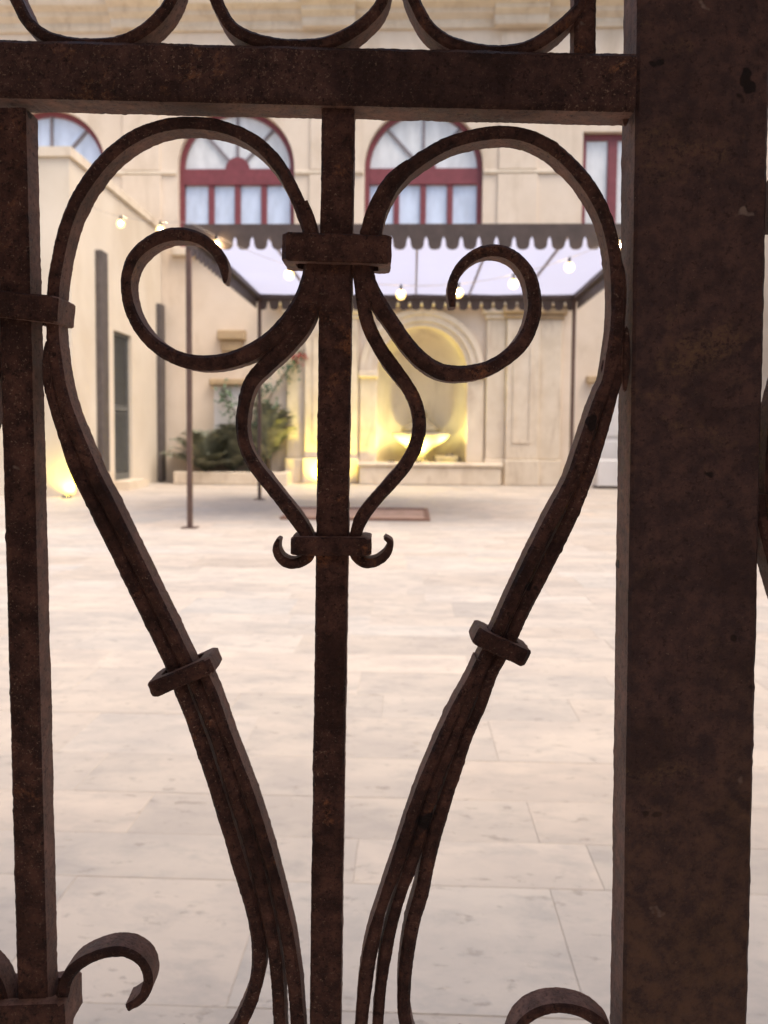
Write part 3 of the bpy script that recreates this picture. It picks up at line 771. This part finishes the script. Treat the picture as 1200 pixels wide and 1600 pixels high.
def iron(name, pts, depth, y0=0.0, mat=None, amp=0.00034, parent=None, cham=0.0016, ytaper=None):
    """pts: (px, py, width px) on the photo, laid on the gate plane"""
    SEED[0] += 1.0
    q = []
    for (x, y, w) in pts:
        X, Z = gp(x, y); q.append((X, Z, w * MM))
    o = sweep(q, depth, y0, amp, SEED[0], cham=cham, ytaper=ytaper).build(name, mat or M_IRON, parent or gate, smooth=True)
    fix_normals(o); return o

def lin(t0, t1): return lambda s: t0 + (t1 - t0) * s
B = 0.0150                                    # depth of the flat strips
parts = []
def P_(o): parts.append(o); return o

# frame
def ext(x, y0_, y1_, slope): return
gate_bar_end = 0.055
def long_bar(px0, py0, px1, py1, w, depth, y0, mat=None, zend=gate_bar_end, name='bar', amp=0.0004):
    a, b_ = gp(px0, py0), gp(px1, py1)
    k = (zend - b_[1]) / (b_[1] - a[1]); c = (b_[0] + (b_[0] - a[0]) * k, zend)
    SEED[0] += 1
    o = sweep([(a[0], a[1], w * MM), (c[0], c[1], w * MM)], depth, y0, amp, SEED[0], step=0.0016).build(name, mat or M_IRON, gate, smooth=True)
    fix_normals(o); return o
rail = iron('top_rail', [(-1560, 75, 86), (990, 133, 86)], 0.021, -0.004, M_RAIL, 0.00042, cham=0.0022)
left_bar = long_bar(14, 168, 51, 1600, 48.5, 0.0155, 0.0)
centre_bar = P_(long_bar(528, 168, 507.5, 1600, 50.5, 0.0150, 0.001))
# wide post (flat tube) from the ground to above the frame
a, b_ = gp(1103.5, 0), gp(1073, 1600)
SEED[0] += 1
kx = (a[0] - b_[0]) / (a[1] - b_[1])
post = sweep([(b_[0] - kx * b_[1], 0.0, 202 * MM), (b_[0] + kx * (2.05 - b_[1]), 2.05, 206 * MM)], 0.025, 0.0015, 0.00040, SEED[0], step=0.003, cham=0.0016).build('gate_post', M_POST, gate, smooth=True)
fix_normals(post)
iron('bottom_rail', [(-1560, 3420, 84), (-300, 3420, 84), (980, 3420, 84)], 0.020, -0.003, M_RAIL, 0.0004, cham=0.002)
iron('bar', [(916, 92, 33), (917, -420, 33)], 0.012, 0.001)
# scrolls above the rail
for pth in ([(30, -120, 15), (8, -60, 17), (16, -18, 18), (26, 3, 18), (43, 34, 18), (70, 54, 19), (103, 64, 19), (145, 67, 19), (187, 62, 19), (215, 50, 19), (240, 31, 19), (263, 3, 18), (276, -30, 18), (270, -90, 17), (235, -130, 14)],
            [(350, -120, 15), (326, -60, 17), (331, -18, 18), (342, 8, 18), (362, 40, 18), (388, 56, 19), (420, 65, 19), (462, 69, 19), (505, 66, 19), (545, 50, 19), (572, 30, 19), (592, 8, 18), (604, -26, 18), (600, -90, 17), (565, -130, 14)],
            [(660, -120, 15), (636, -60, 17), (641, -18, 18), (652, 8, 18), (668, 36, 18), (700, 62, 19), (736, 74, 19), (783, 78, 19), (826, 71, 19), (868, 46, 19), (893, 24, 18), (912, 2, 18), (922, -30, 18), (915, -90, 17), (880, -130, 14)]):
    iron('scroll', pth, B, 0.0)
# left half of the heart
P_(iron('scroll', [(483, 392, 19), (482, 362, 20), (474, 335, 20), (462, 305, 20), (448, 277, 20), (430, 250, 20), (405, 224, 19), (375, 205, 19), (340, 193, 19), (300, 188, 19), (265, 190, 19), (230, 199, 19), (195, 217, 19), (163, 244, 19), (135, 278, 19), (112, 317, 19), (97, 357, 19), (87, 400, 19), (80, 445, 19), (78, 490, 19), (79, 530, 20), (84, 570, 21), (90, 602, 19.8), (100, 640, 20.7), (116, 680, 20.7), (137, 730, 21.6), (172, 800, 21.6), (221, 900, 21.6), (270, 1000, 21.6), (289, 1040, 21.6), (313, 1095, 21.6), (335, 1150, 21.6), (366, 1250, 21.6), (397, 1350, 21.6), (409, 1400, 20.7), (428, 1500, 20.7), (435, 1600, 19.8), (438, 1700, 19.8), (447, 1800, 18.9), (468, 1900, 18), (480, 1970, 16.2)], B, 0.0015))
P_(iron('scroll', [(66, 560, 12), (69, 590, 18), (80, 635, 18.9), (95, 680, 19.8), (112, 730, 21.6), (146, 800, 21.6), (195, 900, 21.6), (244, 1000, 21.6), (263, 1040, 21.6), (286, 1100, 22.5), (305, 1150, 22.5), (338, 1250, 22.5), (368, 1350, 22.5), (383, 1400, 22.5), (396, 1450, 22.5), (402, 1495, 22.5), (400, 1535, 22.5), (391, 1570, 21.6), (377, 1603, 21.6), (352, 1645, 19.8), (318, 1672, 18), (286, 1668, 15.3), (272, 1640, 11.7)], B, 0.0032))
P_(iron('scroll', [(314, 1046, 13.5), (330, 1085, 17.1), (353, 1150, 17.1), (372, 1200, 17.1), (390, 1250, 18), (421, 1350, 18), (434, 1400, 18.9), (454, 1500, 21.6), (464, 1600, 21.6), (468, 1700, 21.6), (478, 1800, 19.8), (488, 1900, 18)], B, 0.0))
# right half of the heart
P_(iron('scroll', [(584, 392, 20), (586, 362, 21), (590, 338, 22), (600, 310, 22), (617, 282, 22), (640, 258, 21), (664, 241, 20), (697, 222, 20), (733, 210, 20), (770, 204, 20), (805, 204, 20), (840, 214, 20), (872, 233, 20), (902, 261, 20), (927, 294, 20), (945, 327, 20), (957, 363, 20), (964, 400, 20), (968, 440, 21), (969, 480, 22), (966, 525, 23), (960, 562, 22), (952, 595, 18.9), (940, 622, 18.9), (917, 690, 20.7), (897, 750, 22.5), (871, 800, 23.4), (821, 900, 23.4), (793, 960, 22.5), (770, 1010, 22.5), (746, 1060, 21.6), (730, 1105, 20.7), (709, 1160, 18.9), (690, 1205, 18.9), (671, 1260, 18.9), (645, 1350, 18), (627, 1400, 18), (602, 1500, 18.9), (591, 1600, 17.1), (586, 1700, 17.1), (578, 1800, 17.1), (554, 1900, 17.1), (538, 1970, 16.2)], B, 0.0015))
P_(iron('scroll', [(975, 545, 10), (972, 572, 16), (959, 622, 17.1), (940, 690, 18.9), (920, 750, 18.9), (899, 800, 20.7), (850, 900, 22.5), (819, 960, 21.6), (796, 1010, 20.7), (769, 1060, 19.8), (754, 1105, 18.9), (730, 1160, 18), (711, 1215, 19.8), (696, 1260, 21.6), (670, 1350, 23.4), (660, 1400, 23.4), (645, 1455, 23.4), (637, 1500, 23.4), (632, 1550, 21.6), (633, 1602, 20.7), (650, 1655, 19.8), (685, 1680, 18), (715, 1670, 15.3), (726, 1640, 11.7)], B, 0.0032))
P_(iron('scroll', [(748, 1032, 7.2), (736, 1062, 11.7), (717, 1100, 15.3), (690, 1160, 18), (669, 1210, 18.9), (650, 1260, 18.9), (622, 1350, 21.6), (603, 1400, 17.1), (577, 1500, 23.4), (565, 1600, 20.7), (559, 1700, 20.7), (549, 1800, 18.9), (534, 1900, 18)], B, 0.0))
# small scrolls
P_(iron('scroll', [(477, 313, 6), (484, 335, 12), (489, 362, 15), (488, 400, 22), (482, 437, 26), (470, 470, 27), (448, 503, 27), (417, 533, 26), (383, 553, 26), (342, 565, 25), (300, 565, 24), (267, 555, 22), (235, 534, 20), (210, 502, 18), (197, 465, 17), (195, 435, 16), (204, 405, 17), (228, 379, 19), (255, 366, 20), (283, 363, 20), (312, 371, 18), (334, 389, 17), (346, 410, 15), (349, 428, 11), (349, 440, 5)], B, 0.0006, ytaper=lambda s: 1.0 if s < 0.75 else 1.0 - 0.35 * (s - 0.75) / 0.25))
P_(iron('scroll', [(637, 250, 5), (625, 262, 12), (608, 280, 16), (590, 310, 17), (577, 340, 17), (571, 362, 16), (569, 400, 20), (574, 432, 23), (582, 455, 26), (596, 480, 25), (612, 503, 24), (634, 535, 24), (660, 563, 25), (690, 580, 25), (722, 583, 25), (757, 577, 24), (790, 560, 23), (818, 533, 23), (833, 502, 22), (837, 476, 21), (835, 451, 21), (825, 422, 20), (804, 399, 18), (779, 389, 18), (750, 393, 17), (725, 410, 16), (711, 432, 15), (707, 455, 14), (708, 478, 9)], B, 0.0006, ytaper=lambda s: 1.0 if s < 0.75 else 1.0 - 0.35 * (s - 0.75) / 0.25))
P_(iron('scroll', [(500, 400, 20), (494, 440, 22), (486, 475, 25), (472, 507, 27), (446, 539, 27), (414, 570, 25), (390, 598, 22), (379, 635, 20), (376, 665, 19), (382, 700, 19), (397, 729, 20), (419, 757, 21), (446, 791, 22), (465, 816, 22), (478, 836, 20), (484, 855, 18), (481, 871, 17), (468, 880, 16), (452, 882, 16), (438, 875, 14), (431, 863, 12), (431, 852, 9), (434, 843, 5)], 0.0135, 0.0012))
P_(iron('scroll', [(556, 400, 18), (562, 440, 18), (567, 470, 21), (576, 508, 21), (592, 540, 21), (618, 578, 22), (641, 610, 21), (653, 640, 21), (656, 668, 21), (649, 699, 21), (634, 727, 21), (610, 756, 21), (583, 786, 21), (564, 812, 21), (556, 834, 19), (552, 855, 18), (556, 870, 17), (570, 881, 16), (585, 880, 15), (599, 872, 14), (608, 860, 12), (610, 849, 10), (601, 841, 6)], 0.0135, 0.0012))

def collar(x0, y0_, x1, y1_, h, yf, yb, th=19, amp=0.00034, seed=None):
    """strap hammered round the bars: closed band; (x0,y0)-(x1,y1) is its front centre line on the photo, h its height in px"""
    SEED[0] += 1
    ax, az = gp(x0, y0_); bx, bz = gp(x1, y1_)
    a = Vector((ax, 0, az)); b_ = Vector((bx, 0, bz)); u = (b_ - a).normalized(); n_ = Vector((-u.z, 0, u.x)); L = (b_ - a).length
    H = h * MM / 2; T_ = th * MM; r = 0.0022
    loop = []
    def seg(p, q, k):
        for i in range(k): loop.append((p[0] + (q[0]-p[0])*i/k, p[1] + (q[1]-p[1])*i/k))
    corners = [(r, yf), (L - r, yf), (L, yf + r), (L, yb - r), (L - r, yb), (r, yb), (0, yb - r), (0, yf + r)]
    for i in range(8):
        p, q = corners[i], corners[(i+1) % 8]
        seg(p, q, max(1, int(math.hypot(q[0]-p[0], q[1]-p[1]) / 0.0012)))
    cxm, cym = L / 2, (yf + yb) / 2
    vs_, fs = [], []; n = len(loop)
    c = 0.0009
    sec = [(0.0, H - c), (0.0, H * 0.33), (0.0, -H * 0.33), (0.0, -H + c), (c, -H), (T_, -H), (T_, H), (c, H)]
    k = len(sec)
    for (lx, ly) in loop:
        dx = (lx - cxm); dy = (ly - cym)
        ix = -min(1, max(-1, dx / max(1e-6, L / 2 - T_ )) ) ; iy = -min(1, max(-1, dy / max(1e-6, (yb - yf) / 2 - T_)))
        for (d, z_) in sec:
            q = a + u * (lx + ix * d) + n_ * z_ + Vector((0, ly + iy * d, 0))
            w_ = wob(q, amp, SEED[0]); q += (u * -ix + Vector((0, -iy, 0))) * w_ + n_ * (w_ * 0.8 * (1 if z_ > 0 else -1))
            vs_.append(q)
    for i in range(n):
        for j in range(k):
            i2, j2 = (i + 1) % n, (j + 1) % k
            fs.append((i*k + j, i2*k + j, i2*k + j2, i*k + j2))
    o = MB().face_set(vs_, fs).build('collar', M_IRON, gate, smooth=True); fix_normals(o)
    return o
P_(collar(442, 388, 611, 393, 43, -0.0050, 0.0210))
P_(collar(455, 852, 580, 853, 29, -0.0045, 0.0200))
P_(collar(236, 1077, 333, 1036, 26, -0.0045, 0.0200))
P_(collar(742, 991, 823, 1028, 27, -0.0045, 0.0200))
P_(collar(452, 1915, 570, 1915, 34, -0.0045, 0.0200))
collar(-38, 472, 94, 486, 40, -0.0050, 0.0210)
collar(-22, 1589, 106, 1584, 56, -0.0055, 0.0215)
# curls at the bottom edge
iron('scroll', [(88, 1660, 20), (92, 1590, 20), (97, 1552, 20), (104, 1530, 19), (119, 1512, 18), (141, 1499, 17), (165, 1491, 17), (188, 1489, 17), (208, 1496, 17), (221, 1507, 16), (229, 1523, 16), (230, 1541, 16), (224, 1557, 15), (212, 1569, 14), (198, 1576, 12)], 0.0145, 0.0)
iron('scroll', [(8, 1660, 20), (4, 1590, 20), (-1, 1556, 20), (-9, 1535, 19), (-24, 1516, 18), (-46, 1503, 17), (-70, 1495, 17), (-95, 1494, 17), (-116, 1503, 17), (-130, 1522, 16), (-134, 1545, 16), (-126, 1563, 14), (-108, 1574, 12)], 0.0145, 0.0)
iron('scroll', [(806, 1690, 15), (800, 1650, 16), (808, 1615, 16), (825, 1594, 17), (848, 1582, 17), (872, 1578, 17), (900, 1581, 17), (926, 1592, 18), (945, 1610, 19), (956, 1645, 20), (962, 1720, 20), (970, 1790, 16)], 0.0145, 0.0)
# weld beads
def bead(px, py, ax_, az_, y, ay_=0.003):
    X, Z = gp(px, py); SEED[0] += 1; m = MB(); vs_, fs = [], []
    for i in range(9):
        q = math.pi * i / 8
        for k in range(12):
            s = 2 * math.pi * k / 12; v = Vector((math.sin(q) * math.cos(s) * ax_ * MM, math.sin(q) * math.sin(s) * ay_, math.cos(q) * az_ * MM))
            p = Vector((X, y, Z)) + v; p += v.normalized() * wob(p, 0.0006, SEED[0]) if v.length > 0 else v; vs_.append(p)
    for i in range(8):
        for k in range(12): fs.append((i*12+k, i*12+(k+1) % 12, (i+1)*12+(k+1) % 12, (i+1)*12+k))
    o = m.face_set(vs_, fs).build('weld_bead', M_IRON, gate, smooth=True); fix_normals(o)
bead(952, 574, 8, 17, 0.008); bead(981, 560, 7, 52, 0.004); bead(977, 470, 7, 60, 0.006); bead(70, 570, 8, 40, 0.004)
bead(985, 150, 8, 36, 0.008)

# the heart pattern goes on to the left of the outer bar: same parts again
g0 = gp(0, 800); g1 = gp(-972, 800)
for o in parts:
    c = o.copy(); COL.objects.link(c); c.parent = gate; c.location = (g1[0] - g0[0], 0, 0)
# second leaf beyond the post
gx = gp(1128, 800)[0] - g0[0]; gz = gp(0, 1000)[1] - gp(0, 800)[1]
leaf2 = thing('wrought_iron_gate', gate.matrix_basis @ Vector((gx, 0, 0)), 'second gate leaf barely showing past the right edge of the wide post', 'gate', None, YAW)
for o in parts:
    c = o.copy(); COL.objects.link(c); c.parent = leaf2; c.location = (0, 0.002, gz)
o = rail.copy(); COL.objects.link(o); o.parent = leaf2; o.location = (gp(1640, 0)[0] - gp(0, 0)[0] - 0.02 - gx * 0 + 0.0, 0.002, gz)
o.location.x = gp(1205, 800)[0] - gx - gp(-1560, 76)[0]

# ------------------------------------------------------------------ render settings
scene.render.resolution_x, scene.render.resolution_y = 768, 1024
scene.render.engine = 'CYCLES'
